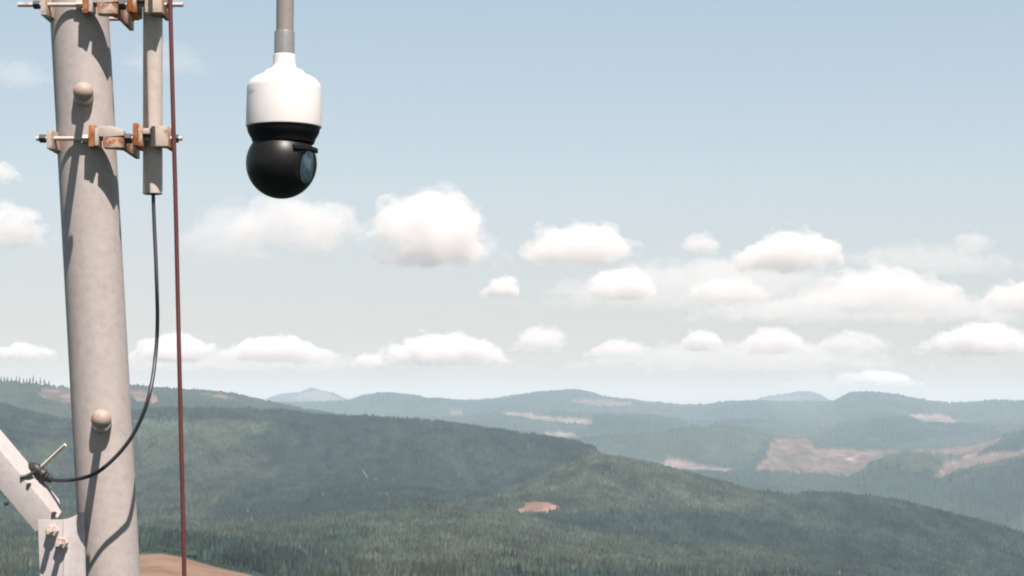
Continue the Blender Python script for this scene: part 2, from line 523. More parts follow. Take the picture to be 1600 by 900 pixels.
LIGHTER = [
 ((1, 2), [(560, 830), (680, 797), (760, 800), (840, 815), (1000, 850), (1200, 900), (560, 900)]),
 ((2, 3), [(870, 740), (935, 706), (1100, 748), (1230, 778), (1180, 800), (1000, 790), (850, 775), (780, 780)]),
 ((2, 3), [(200, 655), (420, 660), (380, 690), (300, 720), (215, 740)]),
 ((5,), [(935, 690), (1120, 666), (1200, 690), (1180, 730), (1040, 715)]),
]

def cover_at(x, y, z, lay):
    px, py = to_px(x, y, z)
    wx = fbm(x / 260, y / 400, 4, 3); wy = fbm(x / 300, y / 420, 4, 8)
    fx = fbm(x / 34, y / 90, 3, 13); fy = fbm(x / 40, y / 80, 3, 14)
    big = fbm(x / 900 + 5, y / 1600, 4, 21)
    col = MIDF + (OLD - MIDF) * np.clip(0.5 - 1.3 * big, 0, 1)[..., None]
    yb = fbm(x / 700 + 9, y / 1100, 4, 41)
    stand = vnoise(x / 420 + 2 * wx, y / 900 + 2 * wy, 55)
    col = np.where((yb + 0.4 * stand > 0.28)[..., None], YOUNG * 0.8, col)
    kind = np.ones(x.shape)                         # canopy height factor
    def near_layers(ls):
        m = np.zeros(x.shape, bool)
        for l in ls: m |= lay == l
        return m
    for ls, poly in DARKER:
        m = near_layers(ls) & inside(px + wx * 24 + fx * 5, py + wy * 9 + fy * 3, poly)
        col = np.where(m[..., None], OLD * (1 + 0.25 * stand[..., None]), col)
    for ls, poly in LIGHTER:
        m = near_layers(ls) & inside(px + wx * 30 + fx * 6, py + wy * 11 + fy * 3, poly)
        col = np.where(m[..., None], YOUNG * (0.8 if ls == (5,) else 1.0) * (0.92 + 0.25 * stand[..., None]), col)
        kind = np.where(m, 0.6, kind)
    for ls, c, wander, poly in CLEARED:
        fine = min(wander, 4) if ls != (0,) else 0
        m = near_layers(ls) & inside(px + wx * wander * 1.6 + fx * fine * 1.8, py + wy * wander + fy * fine * 0.7, poly)
        v = np.clip(1 + 0.55 * fbm(x / 70, y / 150, 4, 91) + 0.5 * np.clip(ridged(x / 160, y / 420, 2, 17) - 0.62, 0, 1), 0.45, 1.7)
        col = np.where(m[..., None], c * (v[..., None] if ls != (0,) else 1.0), col)
        kind = np.where(m, 0.0, kind)
    return col, kind

LAYG = np.repeat(LAY[:, None], NP_, 1)
COVER, KIND = cover_at(X, Y, HH, LAYG)
# scattered green left on the cleared land
scrub = fbm(X / 90, Y / 200, 4, 63)
mm = (KIND == 0) & (LAYG >= 4) & (scrub > 0.15)
COVER = np.where(mm[..., None], COVER * 0.45 + MIDF * 0.6, COVER)
# canopy stands up from the ground on the hills past the near one
cano = np.where(LAYG >= 4, KIND * (16 + 0.00035 * RR * RNG.normal(0, 1, RR.shape) * 1.1 + 4 * RNG.normal(0, 1, RR.shape)), 0)
front = np.zeros(NP_, bool); front[:NF] = True
HZ = HH + np.where(front[None, :], cano, 0)
GROUND_MIN = float(HZ.min()); GROUND_MAX = float(HZ.max())

def grid_mesh(name, X, Y, Z, wrap):
    nr, nc = X.shape
    co = np.stack([X, Y, Z], -1).reshape(-1, 3).astype(np.float32)
    i = np.arange(nr - 1)[:, None]; j = np.arange(nc if wrap else nc - 1)[None, :]
    j2 = (j + 1) % nc
    q = np.stack([i * nc + j, i * nc + j2, (i + 1) * nc + j2, (i + 1) * nc + j], -1).reshape(-1, 4)
    return raw_mesh(name, co, q)

def raw_mesh(name, co, polys, smooth=True):
    k = polys.shape[1]
    me = bpy.data.meshes.new(name)
    me.vertices.add(len(co)); me.vertices.foreach_set('co', co.astype(np.float32).ravel())
    me.loops.add(polys.size); me.loops.foreach_set('vertex_index', polys.astype(np.int32).ravel())
    me.polygons.add(len(polys))
    me.polygons.foreach_set('loop_start', np.arange(0, polys.size, k, dtype=np.int32))
    me.polygons.foreach_set('use_smooth', np.full(len(polys), smooth))
    me.update(calc_edges=True)
    return me

def set_cover(me, col):
    a = me.color_attributes.new('cover', 'FLOAT_COLOR', 'POINT')
    c = np.ones((len(col), 4), np.float32); c[:, :3] = np.clip(col, 0, 1)
    a.data.foreach_set('color', c.ravel())

me = grid_mesh('hills', X, Y, HZ, True)
# close the middle under the mast
set_cover(me, COVER.reshape(-1, 3))
hills = link_mesh('hills', me, M['land'])
tag(hills, 'forested hills with pinkish logged clearings rolling away to the horizon', 'hills', kind='structure')

# ------------------------------------------------------------------ forest on the near hill (far too many conifers to count)
def ground_h(phi, lay, t):
    """height/dist on the terrain rows by bilinear lookup (front columns only)"""
    pass

def build_forest():
    sel = np.where((LAY >= 1) & (LAY <= 3))[0]
    r0 = sel[0] - 1; r1 = sel[-1]
    n = 340000
    # uniform per ground area
    rr = np.sqrt(RNG.uniform(1900.0 ** 2, 8700.0 ** 2, n * 2))
    jj = RNG.uniform(0, NF - 1.001, n * 2)
    j0 = jj.astype(int); fj = jj - j0
    # row index from distance, by column
    colr = RR[r0:r1 + 1, :NF]
    ii = np.empty(n * 2)
    order = np.argsort(j0)
    start = np.searchsorted(j0[order], np.arange(NF + 1))
    for c in range(NF):
        idx = order[start[c]:start[c + 1]]
        if len(idx): ii[idx] = np.interp(rr[idx], colr[:, c], np.arange(colr.shape[0]), left=-1, right=-1)
    ok = ii >= 0
    ii, j0, fj, rr = ii[ok], j0[ok], fj[ok], rr[ok]
    i0 = np.minimum(ii.astype(int), colr.shape[0] - 2); fi = ii - i0
    def look(A):
        A = A[r0:r1 + 1, :NF]
        return (A[i0, j0] * (1 - fi) + A[i0 + 1, j0] * fi) * (1 - fj) + (A[i0, j0 + 1] * (1 - fi) + A[i0 + 1, j0 + 1] * fi) * fj
    x, y, z = look(X), look(Y), look(HH)
    lay = LAYG[r0:r1 + 1, :NF][np.minimum(i0 + 1, colr.shape[0] - 1), j0]
    col, kind = cover_at(x, y, z, lay)
    px, py = to_px(x, y, z)
    keep = (kind > 0) & (py < 930) & (py > 600)
    gap = fbm(x / 130, y / 200, 3, 5)
    keep &= RNG.uniform(0, 1, len(x)) < np.where(gap < -0.28, 0.45, 1.0)
    x, y, z, col, kind = x[keep], y[keep], z[keep], col[keep], kind[keep]
    if len(x) > n:
        p = RNG.permutation(len(x))[:n]
        x, y, z, col, kind = x[p], y[p], z[p], col[p], kind[p]
    N = len(x)
    hgt = (9.0 + 7 * RNG.beta(2, 2, N) + 7 * (RNG.uniform(0, 1, N) > 0.90)) * (0.45 + 0.55 * kind)
    rad = hgt * RNG.uniform(0.19, 0.29, N)
    S = 5
    ang = np.arange(S) * 2 * math.pi / S
    rot = RNG.uniform(0, 6.28, N)
    tiers = [(0.12, 1.0, 0.62), (0.42, 0.62, 1.0)]
    verts = []; 
    for (zb, rf, zt) in tiers:
        a = ang[None, :] + rot[:, None]
        jit = RNG.uniform(0.72, 1.25, (N, S))
        vx = x[:, None] + np.cos(a) * rad[:, None] * rf * jit
        vy = y[:, None] + np.sin(a) * rad[:, None] * rf * jit
        vz = z[:, None] + hgt[:, None] * zb * np.ones((1, S)) + RNG.uniform(-0.06, 0.06, (N, S)) * hgt[:, None]
        verts.append(np.stack([vx, vy, vz], -1))
        verts.append(np.stack([x + RNG.normal(0, .15, N), y + RNG.normal(0, .15, N), z + hgt * zt], -1)[:, None, :])
    V = np.concatenate(verts, 1)                    # N, 12, 3
    f = []
    for b in (0, S + 1):
        for k in range(S): f.append((b + k, b + (k + 1) % S, b + S))
    F = (np.arange(N)[:, None, None] * V.shape[1] + np.array(f)[None]).reshape(-1, 3)
    me = raw_mesh('forest', V.reshape(-1, 3), F, smooth=False)
    tint = col * RNG.uniform(0.6, 1.45, N)[:, None] * (1 + RNG.normal(0, 0.08, (N, 3)))
    tint *= np.clip(1 + 0.75 * fbm(x / 38, y / 95, 3, 71), 0.45, 1.7)[:, None]
    dead = RNG.uniform(0, 1, N) > 0.9988
    tint[dead] = (0.14, 0.12, 0.10)
    set_cover(me, np.repeat(tint, V.shape[1], 0))
    o = link_mesh('forest', me, M['needles'])
    tag(o, 'dense dark green conifer forest covering the near hill', 'forest', kind='stuff')
    print('forest trees', N)
build_forest()

# ------------------------------------------------------------------ single conifers one can tell apart
def conifer_crown(h, r, seed, tiers=7, S=9):
    rnd = random.Random(seed)
    bm = bmesh.new()
    for k in range(tiers):
        t = k / tiers
        zb = h * (0.10 + 0.86 * t); zt = h * min(1.0, 0.10 + 0.86 * t + 0.30)
        rr = r * (1 - t) ** 0.85 + 0.05 * r
        top = bm.verts.new((rnd.gauss(0, .03) * r, rnd.gauss(0, .03) * r, zt))
        a0 = rnd.uniform(0, 6)
        ring = []
        for q in range(S * 2):
            a = a0 + math.pi * q / S
            f = (rnd.uniform(0.8, 1.25) if q % 2 == 0 else rnd.uniform(0.35, 0.55))
            ring.append(bm.verts.new((math.cos(a) * rr * f, math.sin(a) * rr * f, zb - (0.03 * h if q % 2 == 0 else -0.02 * h))))
        for q in range(S * 2):
            bm.faces.new((ring[q], ring[(q + 1) % (S * 2)], top))
        bm.faces.new(ring[::-1])
    return bm

protos = []
def make_conifer(h, r, seed):
    t = empty('conifer_tree')
    bm = bmesh.new()
    add_tube(bm, [(0, 0, -1.5), (0, 0, h * 0.4), (0, 0, h * 0.97)], [h * 0.016, h * 0.011, h * 0.003], 7)
    obj('trunk', bm, M['bark'], t)
    obj('crown', conifer_crown(h, r, seed), M['crown'], t, smooth=False)
    return t

def surface_at(px, py_hint, row):
    """ground point on terrain row (index into rows) below photograph column px"""
    ph = math.atan((px - 800) / FPX)
    j = int(np.argmin(np.abs(PHI[:NF] - ph)))
    return Vector((X[row, j], Y[row, j], HZ[row, j]))

row_left = int(np.where(LAY == 4)[0][-1])
row_knoll = int(np.where(LAY == 0)[0][-1])
first_of = {}
def plant(px, row, h, r, seed, label, group, back=0.0):
    key = (round(h / 5), seed % 4, round(r / h * 20))
    p = surface_at(px, 0, row)
    if key not in first_of:
        t = make_conifer(h, r, seed); first_of[key] = t
    else:
        t = copy_tree(first_of[key])
    t.location = p + Vector((p.x, p.y, 0)).normalized() * back
    t.rotation_euler = (0, 0, seed * 1.3)
    tag(t, label, 'tree', group)
    return t
rr_ = random.Random(5)
for k, px in enumerate([2, 8, 13, 19, 26, 31, 38, 42, 47, 52, 57, 64, 70, 77]):
    t = plant(px, row_left - 1, rr_.choice([28, 34, 40, 46]), rr_.uniform(5, 7), k, 'dark conifer standing out on the skyline of the far left hill', 'conifers along the left skyline')
for k, px in enumerate([221, 227, 234, 240, 247, 255, 262, 268, 276, 283, 292, 299, 305, 312, 320, 327, 334, 341, 349, 356, 364, 372, 380, 388, 395]):
    t = plant(px, row_knoll + 1, rr_.choice([9, 11, 13, 15]), rr_.uniform(1.8, 2.6), k, 'slim dark conifer on the edge of the bare reddish clearing', 'conifers edging the bare clearing', back=rr_.uniform(10, 60))
    t.location.z -= 4.0

# ------------------------------------------------------------------ haze: one closed box of even air, ground included
bm = bmesh.new()
HB = 46000.0
add_box(bm, -HB, HB, -HB, HB, GROUND_MIN - 1.0, GROUND_MAX + 60.0)
me = bpy.data.meshes.new('haze'); bm.to_mesh(me); bm.free()
hm = bpy.data.materials.new('haze_air'); hm.use_nodes = True
hn = hm.node_tree; hn.nodes.clear()
ho = hn.nodes.new('ShaderNodeOutputMaterial')
hv = hn.nodes.new('ShaderNodeVolumePrincipled')
hv.inputs['Color'].default_value = (0.63, 0.79, 0.96, 1)
hv.inputs['Absorption Color'].default_value = (0.25, 0.25, 0.25, 1)
hv.inputs['Density'].default_value = HAZE_DENSITY
hv.inputs['Anisotropy'].default_value = -0.1
hn.links.new(hv.outputs[0], ho.inputs['Volume'])
haze = link_mesh('haze', me, hm)
tag(haze, 'thin bluish summer haze filling the valleys between the hills', 'haze', kind='stuff')

# ------------------------------------------------------------------ clouds (bodies of even vapour above the haze)
def cloud_mat(name, ext, size, shift, veil):
    m = bpy.data.materials.new(name); m.use_nodes = True
    nt = m.node_tree; nt.nodes.clear()
    o = nt.nodes.new('ShaderNodeOutputMaterial')
    v = nt.nodes.new('ShaderNodeVolumePrincipled')
    v.inputs['Color'].default_value = (0.91, 0.872, 0.865, 1)
    v.inputs['Anisotropy'].default_value = 0.0
    tc = nt.nodes.new('ShaderNodeTexCoord')
    n = nt.nodes.new('ShaderNodeTexNoise')
    n.inputs['Scale'].default_value = 3.4 / size
    n.inputs['Detail'].default_value = 5
    n.inputs['Roughness'].default_value = 0.62
    mp = nt.nodes.new('ShaderNodeMapping')
    mp.inputs['Location'].default_value = shift
    mp.inputs['Scale'].default_value = (0.40 if veil else 0.62, 0.62, 1.0)
    nt.links.new(tc.outputs['Object'], mp.inputs['Vector'])
    nt.links.new(mp.outputs[0], n.inputs['Vector'])
    mr = nt.nodes.new('ShaderNodeMapRange')
    mr.interpolation_type = 'SMOOTHSTEP'
    mr.inputs['From Min'].default_value = 0.37
    mr.inputs['From Max'].default_value = 0.62
    mr.inputs['To Min'].default_value = 0.0
    mr.inputs['To Max'].default_value = ext * 1.7
    # thinner towards the outer shell of the cloud
    sb = nt.nodes.new('ShaderNodeVectorMath'); sb.operation = 'SUBTRACT'
    sb.inputs[1].default_value = (0.5, 0.5, 0.42)
    ln = nt.nodes.new('ShaderNodeVectorMath'); ln.operation = 'LENGTH'
    nt.links.new(tc.outputs['Generated'], sb.inputs[0])
    nt.links.new(sb.outputs[0], ln.inputs[0])
    fr = nt.nodes.new('ShaderNodeMapRange')
    fr.interpolation_type = 'SMOOTHSTEP'
    fr.inputs['From Min'].default_value = 0.16
    fr.inputs['From Max'].default_value = 0.64
    fr.inputs['To Min'].default_value = 0.20
    fr.inputs['To Max'].default_value = -0.17
    nt.links.new(ln.outputs['Value'], fr.inputs['Value'])
    ad = nt.nodes.new('ShaderNodeMath'); ad.operation = 'ADD'
    am = nt.nodes.new('ShaderNodeMath'); am.operation = 'MULTIPLY_ADD'
    am.inputs[1].default_value = 1.5; am.inputs[2].default_value = -0.25
    nt.links.new(n.outputs['Fac'], am.inputs[0])
    nt.links.new(am.outputs[0], ad.inputs[0]); nt.links.new(fr.outputs[0], ad.inputs[1])
    nt.links.new(ad.outputs[0], mr.inputs['Value'])
    nt.links.new(mr.outputs[0], v.inputs['Density'])
    nt.links.new(v.outputs[0], o.inputs['Volume'])
    return m
BASE = 1500.0
# x0, x1, top, bottom (photograph pixels), thickness of vapour (optical depth across), label
CLOUDS = [
 (578, 790, 283, 405, 3.3, 'biggest bright domed cloud, right of the white camera'),
 (342, 590, 288, 386, 1.6, 'wide soft thin cloud just below the black camera ball'),
 (826, 1008, 328, 408, 3.0, 'flat based white cloud next right of the biggest domed cloud'),
 (1060, 1118, 352, 396, 1.2, 'small faint puff just left of the double humped cloud'),
 (1122, 1308, 350, 418, 3.2, 'double humped bright cloud high above the right hand clearcut'),
 (756, 812, 428, 462, 2.4, 'small lone puff below and right of the biggest domed cloud'),
 (908, 1030, 408, 466, 3.0, 'tilted wedge of white cloud under the flat based one'),
 (1072, 1215, 425, 468, 1.6, 'ragged streaky cloud under the double humped one'),
 (1262, 1542, 405, 482, 2.2, 'long broad low cloud bank at the far right'),
 (1540, 1660, 422, 486, 2.4, 'cloud cut off by the right edge, upper row'),
 (-30, 82, 531, 560, 2.5, 'low cloud cut off by the left edge near the hills'),
 (196, 330, 514, 562, 4.0, 'low mounded cloud behind the hanging red cable'),
 (334, 532, 518, 563, 3.6, 'long low cloud on the horizon right of the red cable'),
 (556, 604, 545, 571, 1.6, 'tiny scrap of cloud between two long low clouds'),
 (600, 802, 510, 566, 4.0, 'long peaked low cloud straight below the biggest domed cloud'),
 (796, 882, 502, 548, 2.0, 'small rising cloud at the end of the long peaked one'),
 (912, 1016, 522, 556, 1.8, 'thin low streak of cloud over the round far summit'),
 (1064, 1132, 507, 546, 2.6, 'small rounded low cloud left of the broad low pair'),
 (1144, 1262, 502, 550, 2.6, 'broad low cloud above the long clearcut'),
 (1258, 1384, 510, 550, 1.4, 'faint low cloud trailing right of the broad low one'),
 (1424, 1640, 498, 550, 3.2, 'bright crested low cloud running to the right edge'),
 (1312, 1442, 572, 602, 2.2, 'lowest small cloud, just over the right skyline'),
 (-40, 72, 298, 382, 1.8, 'soft cloud beside the mast at the left edge'),
 (-40, 36, 244, 284, 1.4, 'small soft cloud at the left edge above another'),
 (-40, 84, 84, 132, 0.3, 'faint veil of cloud at the left edge near the top clamp'),
 (180, 332, 58, 112, 0.3, 'faint veil of cloud behind the slim hanging pipe'),
 (1478, 1552, 348, 392, 0.7, 'small grey smudge of cloud above the far right bank'),
 (1300, 1620, 368, 424, 0.5, 'grey veil along the top of the far right bank'),
 (800, 1345, 384, 476, 0.85, 'wide pale veil joining the flat based and the double humped clouds'),
 (1040, 1660, 448, 500, 0.95, 'thin grey sheet under the far right bank'),
 (880, 1420, 520, 574, 0.8, 'pale band of vapour joining the low clouds at the right'),
 (150, 640, 536, 576, 0.7, 'pale band of vapour under the low clouds at the left'),
 (280, 420, 296, 398, 0.7, 'faint ragged wisp left of the wide thin cloud'),
 (1210, 1340, 580, 608, 0.5, 'thin smear of cloud left of the lowest small cloud'),
]
tex_a = bpy.data.textures.new('billow', 'CLOUDS'); tex_a.noise_scale = 260; tex_a.noise_depth = 3
tex_b = bpy.data.textures.new('billow_fine', 'CLOUDS'); tex_b.noise_scale = 80; tex_b.noise_depth = 2
def ico(bm, c, r, sq):
    ret = bmesh.ops.create_icosphere(bm, subdivisions=3, radius=1.0)
    for v in ret['verts']:
        v.co = Vector((v.co.x * r, v.co.y * r * 1.1, v.co.z * r * sq)) + Vector(c)
for ci, (x0, x1, yt, yb, od, label) in enumerate(CLOUDS):
    rnd = random.Random(100 + ci)
    xc = (x0 + x1) / 2
    x0 -= 0.09 * (x1 - x0); x1 += 0.09 * (x1 - x0); yt -= 0.14 * (yb - yt); yb += 0.06 * (yb - yt)
    dirb = ray(xc, yb)
    el = dirb.z / math.hypot(dirb.x, dirb.y)
    dist = min(BASE / max(el, 1e-3), 60000.0)
    base = at(xc, yb, dist)
    W = (x1 - x0) * dist / FPX; H = (yb - yt) * dist / FPX
    bm = bmesh.new()
    n = max(5, int(5 * W / H))
    peak = rnd.uniform(0.38, 0.62)
    for k in range(n * 3):
        u = rnd.uniform(0.03, 0.97) if k >= n else (k + 0.5) / n
        env = (1 - (abs(u - peak) / max(peak, 1 - peak)) ** 1.8) * rnd.uniform(0.75, 1.0)
        hmax = H * max(0.22, env)
        r = min(hmax * rnd.uniform(0.34, 0.56), H * 0.5)
        cx = base.x + (u - 0.5) * (W - 1.2 * r)
        cz = base.z + r * 0.4 + rnd.random() ** 0.8 * max(0.0, hmax - 1.4 * r)
        ico(bm, (cx, base.y + rnd.uniform(-0.28, 0.28) * min(W, 2 * H), cz), r, rnd.uniform(0.75, 1.0))
    for v in bm.verts:
        if v.co.z < base.z: v.co.z = base.z - (base.z - v.co.z) * 0.15
    bmesh.ops.translate(bm, verts=bm.verts, vec=-base)
    me = bpy.data.meshes.new('cloud'); bm.to_mesh(me); bm.free()
    o = link_mesh('cloud', me, cloud_mat('cloud_vapour', 0.39 * od / (0.5 * min(W, 2 * H)), H, (rnd.uniform(-9e3, 9e3), rnd.uniform(-9e3, 9e3), 0), od <= 1.1))
    o.location = base
    m1 = o.modifiers.new('union', 'REMESH'); m1.mode = 'VOXEL'; m1.voxel_size = H / 26
    m2 = o.modifiers.new('billow', 'DISPLACE'); m2.texture = tex_a; m2.texture_coords = 'GLOBAL'; m2.strength = H * 0.42; m2.mid_level = 0.5
    m3 = o.modifiers.new('billow_fine', 'DISPLACE'); m3.texture = tex_b; m3.texture_coords = 'GLOBAL'; m3.strength = H * 0.18; m3.mid_level = 0.5
    m4 = o.modifiers.new('skin', 'REMESH'); m4.mode = 'VOXEL'; m4.voxel_size = H / 26
    tag(o, label, 'cloud', 'clouds over the hills', 'thing')

# ------------------------------------------------------------------ the mast
YM = 3.70
K = YM / FPX
MAST_R = 45.6 * K
def mast_c(py):
    return at(123.0 + (172.6 - 123.0) * py / 900.0, py, YM)
a, b = mast_c(0), mast_c(900)
mdir = (a - b).normalized()
top = a + mdir * 2.2
foot = b - mdir * ((b.z + 12.3) / mdir.z)
mast = empty('steel_mast', foot)
bm = bmesh.new()
add_tube(bm, [foot, foot + (top - foot) * 0.3, foot + (top - foot) * 0.6, a, top], MAST_R, 64)
obj('tube', bm, M['mast'], mast)
tag(mast, 'thick leaning galvanised steel mast at the left with step bolts', 'mast')

def step_bolt(px, py, toward):
    """a step bolt standing out of the mast with a collar at its root and a round head"""
    c = mast_c(py)
    d = Vector(toward).normalized()
    root = c + d * (MAST_R - 0.004)
    L = 0.150
    bm = bmesh.new()
    add_tube(bm, [root, root + d * L], 0.0075, 20)
    sb = obj('step_bolt', bm, M['zinc'], mast)
    bm = bmesh.new()
    add_lathe(bm, root, d, [(0, 0), (0.019, 0.0), (0.019, 0.018), (0.0165, 0.026), (0.0105, 0.030), (0.0, 0.030)], 6 if False else 24)
    obj('collar', bm, M['zinc'], sb)
    bm = bmesh.new()
    prof = [(0, L - 0.014), (0.012, L - 0.013)] + [(0.0185 * math.cos(t), L + 0.0185 * math.sin(t)) for t in [R(-25), R(-5), R(15), R(35), R(55), R(72)]] + [(0, L + 0.0185)]
    add_lathe(bm, root, d, prof, 32)
    obj('head', bm, M['bolt'], sb)

for hx, hy in ((130, 143), (158, 655)):
    # aim each bolt so its head shows where the photograph has it
    Yh = YM - MAST_R - 0.15
    hp = at(hx, hy, Yh)
    py0 = hy + 9
    step_bolt(hx, py0, hp - mast_c(py0))

# ------------------------------------------------------------------ slim pipe beside the mast
YP = 3.662
KP = YP / FPX
pipe_top = at(239.8, -900, YP); pb = at(238.6, 303, YP)
pipe_top.y = YP; 
bm = bmesh.new()
ro, ri = 15.3 * KP, 12.6 * KP
ax = (pipe_top - pb).normalized(); Lp = (pipe_top - pb).length
add_lathe(bm, pb, ax, [(ri, 0.3), (ri, 0.0), (ri + 0.0008, -0.0006), (ro - 0.0008, -0.0006), (ro, 0.0004), (ro, Lp), (0, Lp)], 48)
pipe = obj('conduit_pipe', bm, M['pipe'], None, origin=pb)
tag(pipe, 'slim galvanised pipe clamped beside the mast, open at its lower end', 'pipe')

# ------------------------------------------------------------------ pipe clamps joining the slim pipe to the mast
YR = 3.635; YB = 3.766                 # front and rear tie rods
def clamp(dx, dy, tipl, tipr):
    def q(px, py, Y): return at(px + dx, py + dy, Y)
    def qb(bm, x0, x1, y0, y1, Y0, Y1, bev=0.0012): px_box(bm, x0 + dx, x1 + dx, y0 + dy, y1 + dy, Y0, Y1, bev)
    org = q(134, 215, YM)
    c = empty('pipe_clamp', org)
    for Yr in (YR, YB):
        a = q(tipl if Yr == YR else 71, 216.5, YR); b = q(tipr if Yr == YR else 199, 216.5, YR)
        bm = bmesh.new()
        a.y = b.y = Yr
        n = 150
        pts = [a.lerp(b, k / n) for k in range(n + 1)]
        add_tube(bm, pts, [0.0040 if k % 2 else 0.0045 for k in range(n + 1)], 14)
        rod = obj('tie_rod', bm, M['zinc'], c)
        nuts = ((62, 72, 0.0088), (129, 138, 0.0078), (195, 206, 0.0105), (271, 279, 0.0088)) if Yr == YR else ((64, 72, 0.008), (187, 195, 0.008))
        for (x0, x1, rr) in nuts:
            pa = q(x0, 216.5, YR); pbb = q(x1, 216.5, YR); pa.y = pbb.y = Yr
            bm = bmesh.new(); add_tube(bm, [pa, pa.lerp(pbb, 0.12), pa.lerp(pbb, 0.88), pbb], [rr * 0.9, rr, rr, rr * 0.9], 6)
            obj('nut', bm, M['nut'] if x0 != 129 else M['zinc'], rod, smooth=False)
    # jaw against the left side of the mast: upright plate with a saddle
    bm = bmesh.new()
    qb(bm, 72.5, 81.5, 202, 232, 3.618, 3.782)
    j = obj('jaw', bm, M['zinc'], c)
    bm = bmesh.new()
    zb = q(80, 231, 3.62).z
    xl = q(81.8, 220, 3.62).x; xr = q(91, 220, 3.62).x
    add_prism(bm, [(xl, 3.63, zb), (xr - 0.004, 3.668, zb), (xr - 0.004, 3.732, zb), (xl, 3.772, zb)], (0, 0, 0.022), 0.0008)
    obj('saddle', bm, M['rusty'], j)
    # jaw across the front right of the mast
    bm = bmesh.new()
    qb(bm, 138, 147, 195, 229, 3.612, 3.645)
    j = obj('jaw', bm, M['rust'], c)
    bm = bmesh.new()
    qb(bm, 147.3, 154, 199, 227, 3.610, 3.643)
    obj('washer_plate', bm, M['zinc'], j)
    bm = bmesh.new()
    x0, x1 = q(154.5, 205, 3.62).x, q(194, 205, 3.62).x
    z0, z1 = q(170, 213, 3.62).z, q(170, 198, 3.62).z
    add_prism(bm, [(x0, 3.616, z1 + 0.001), (x0 + 0.026, 3.616, z1 + 0.001), (x1, 3.616, z1 - 0.007), (x1, 3.616, z0 + 0.001), (x0 + 0.012, 3.616, z0 - 0.002), (x0, 3.616, z0)], (0, 0.024, 0), 0.0012)
    obj('wedge', bm, M['zinc'], j)
    bm = bmesh.new()
    x0, x1 = q(162, 215, 3.62).x, q(193, 215, 3.62).x
    z0, z1 = q(170, 231, 3.62).z, q(170, 215, 3.62).z
    add_prism(bm, [(x0, 3.614, z0), (x1, 3.614, z0), (x1, 3.660, z0), (x1 - 0.012, 3.660, z0), (x1 - 0.014, 3.646, z0), (x0, 3.640, z0)], (0, 0, z1 - z0), 0.001)
    obj('front_leg', bm, M['rusty'], j)
    # plate between the mast and the back rod
    bm = bmesh.new()
    xa, xb = q(186, 215, 3.62).x, q(193, 215, 3.62).x
    add_prism(bm, [(xa, 3.664, z0), (xb, 3.664, z0), (xb, 3.782, z0), (xa, 3.782, z0)], (0, 0, z1 - z0 + 0.010), 0.001)
    obj('side_leg', bm, M['rusty'], j)
    # jaws on the slim pipe
    bm = bmesh.new()
    qb(bm, 207, 215, 192, 227, 3.605, 3.690)
    j = obj('jaw', bm, M['rust'], c)
    bm = bmesh.new()
    qb(bm, 215.3, 222, 195, 228, 3.608, 3.676)
    obj('cheek', bm, M['rusty'], j)
    bm = bmesh.new()
    qb(bm, 222.3, 237, 200, 209, 3.612, 3.640, 0.002)
    obj('wedge', bm, M['zinc'], j)
    bm = bmesh.new()
    x0, x1, x2 = q(236, 210, 3.61).x, q(257, 210, 3.61).x, q(263, 210, 3.61).x
    z0, z1 = q(250, 228.5, 3.61).z, q(250, 197, 3.61).z
    add_prism(bm, [(x0, 3.608, z0), (x2, 3.608, z0), (x2, 3.690, z0), (x1, 3.690, z0), (x1, 3.640, z0), (x0, 3.630, z0)], (0, 0, z1 - z0), 0.0014)
    obj('jaw', bm, M['rusty'], c)
    return c
c1 = clamp(0, 0, 57, 285)
tag(c1, 'rusty bolted pipe clamp across the middle of the mast, below the upper step bolt', 'clamp', 'clamps holding the slim pipe to the mast')
c2 = clamp(-9.5, -209, 38, 296)
tag(c2, 'orange rusted pipe clamp at the very top, half cut off by the frame', 'clamp', 'clamps holding the slim pipe to the mast')

# ------------------------------------------------------------------ cables
YC = 3.552
pts = [(239, 200, YP), (239.5, 303, YP - 0.002), (241, 350, YP - 0.01), (244, 420, YP - 0.03), (246, 500, YP - 0.05), (242.5, 560, YP - 0.07), (233, 618, YC), (214, 668, YC), (188, 706, YC), (152, 738, YC), (118, 749, 3.580), (86, 750, 3.622), (64, 740, 3.634), (50, 732, 3.640)]
bm = bmesh.new()
add_tube(bm, smooth_path([at(*p) for p in pts], 10), 3.1 * YC / FPX, 14)
o = obj('black_cable', bm, M['black_cable'], None, origin=at(64, 740, YC))
tag(o, 'black cable hanging from the slim pipe and looping across the mast', 'cable')
YD = 3.50
bm = bmesh.new()
pts = [at(x, y, YD) for x, y in ((250, -900), (260, -300), (266, 0), (270, 160), (274, 300), (277.5, 450), (281, 600), (284.5, 750), (288, 900), (294, 1300), (300, 2200))]
add_tube(bm, smooth_path(pts, 8), [3.5 * YD / FPX] * (len(pts) * 8 - 7), 14)
o = obj('red_cable', bm, M['red_cable'], None, origin=at(288, 900, YD))
tag(o, 'taut reddish brown cable running the full height right of the mast', 'cable')

# ------------------------------------------------------------------ diagonal brace at the lower left
YT = 3.60
ridge0, ridge1 = at(-140, 537, YT), at(86, 806, YT)
low1 = at(58, 834, YT)
along = (ridge1 - ridge0).normalized()
n_front = Vector((0, -1, 0))
down = along.cross(n_front).normalized()
if down.z > 0: down = -down
wid = (low1 - ridge1).dot(down)
p0 = ridge0; p1 = ridge1
back_up = Vector((0.0, 1, 0)) * 0.045 - down * 0.0155
brace = empty('diagonal_brace', p1)
t = 0.006
bm = bmesh.new()
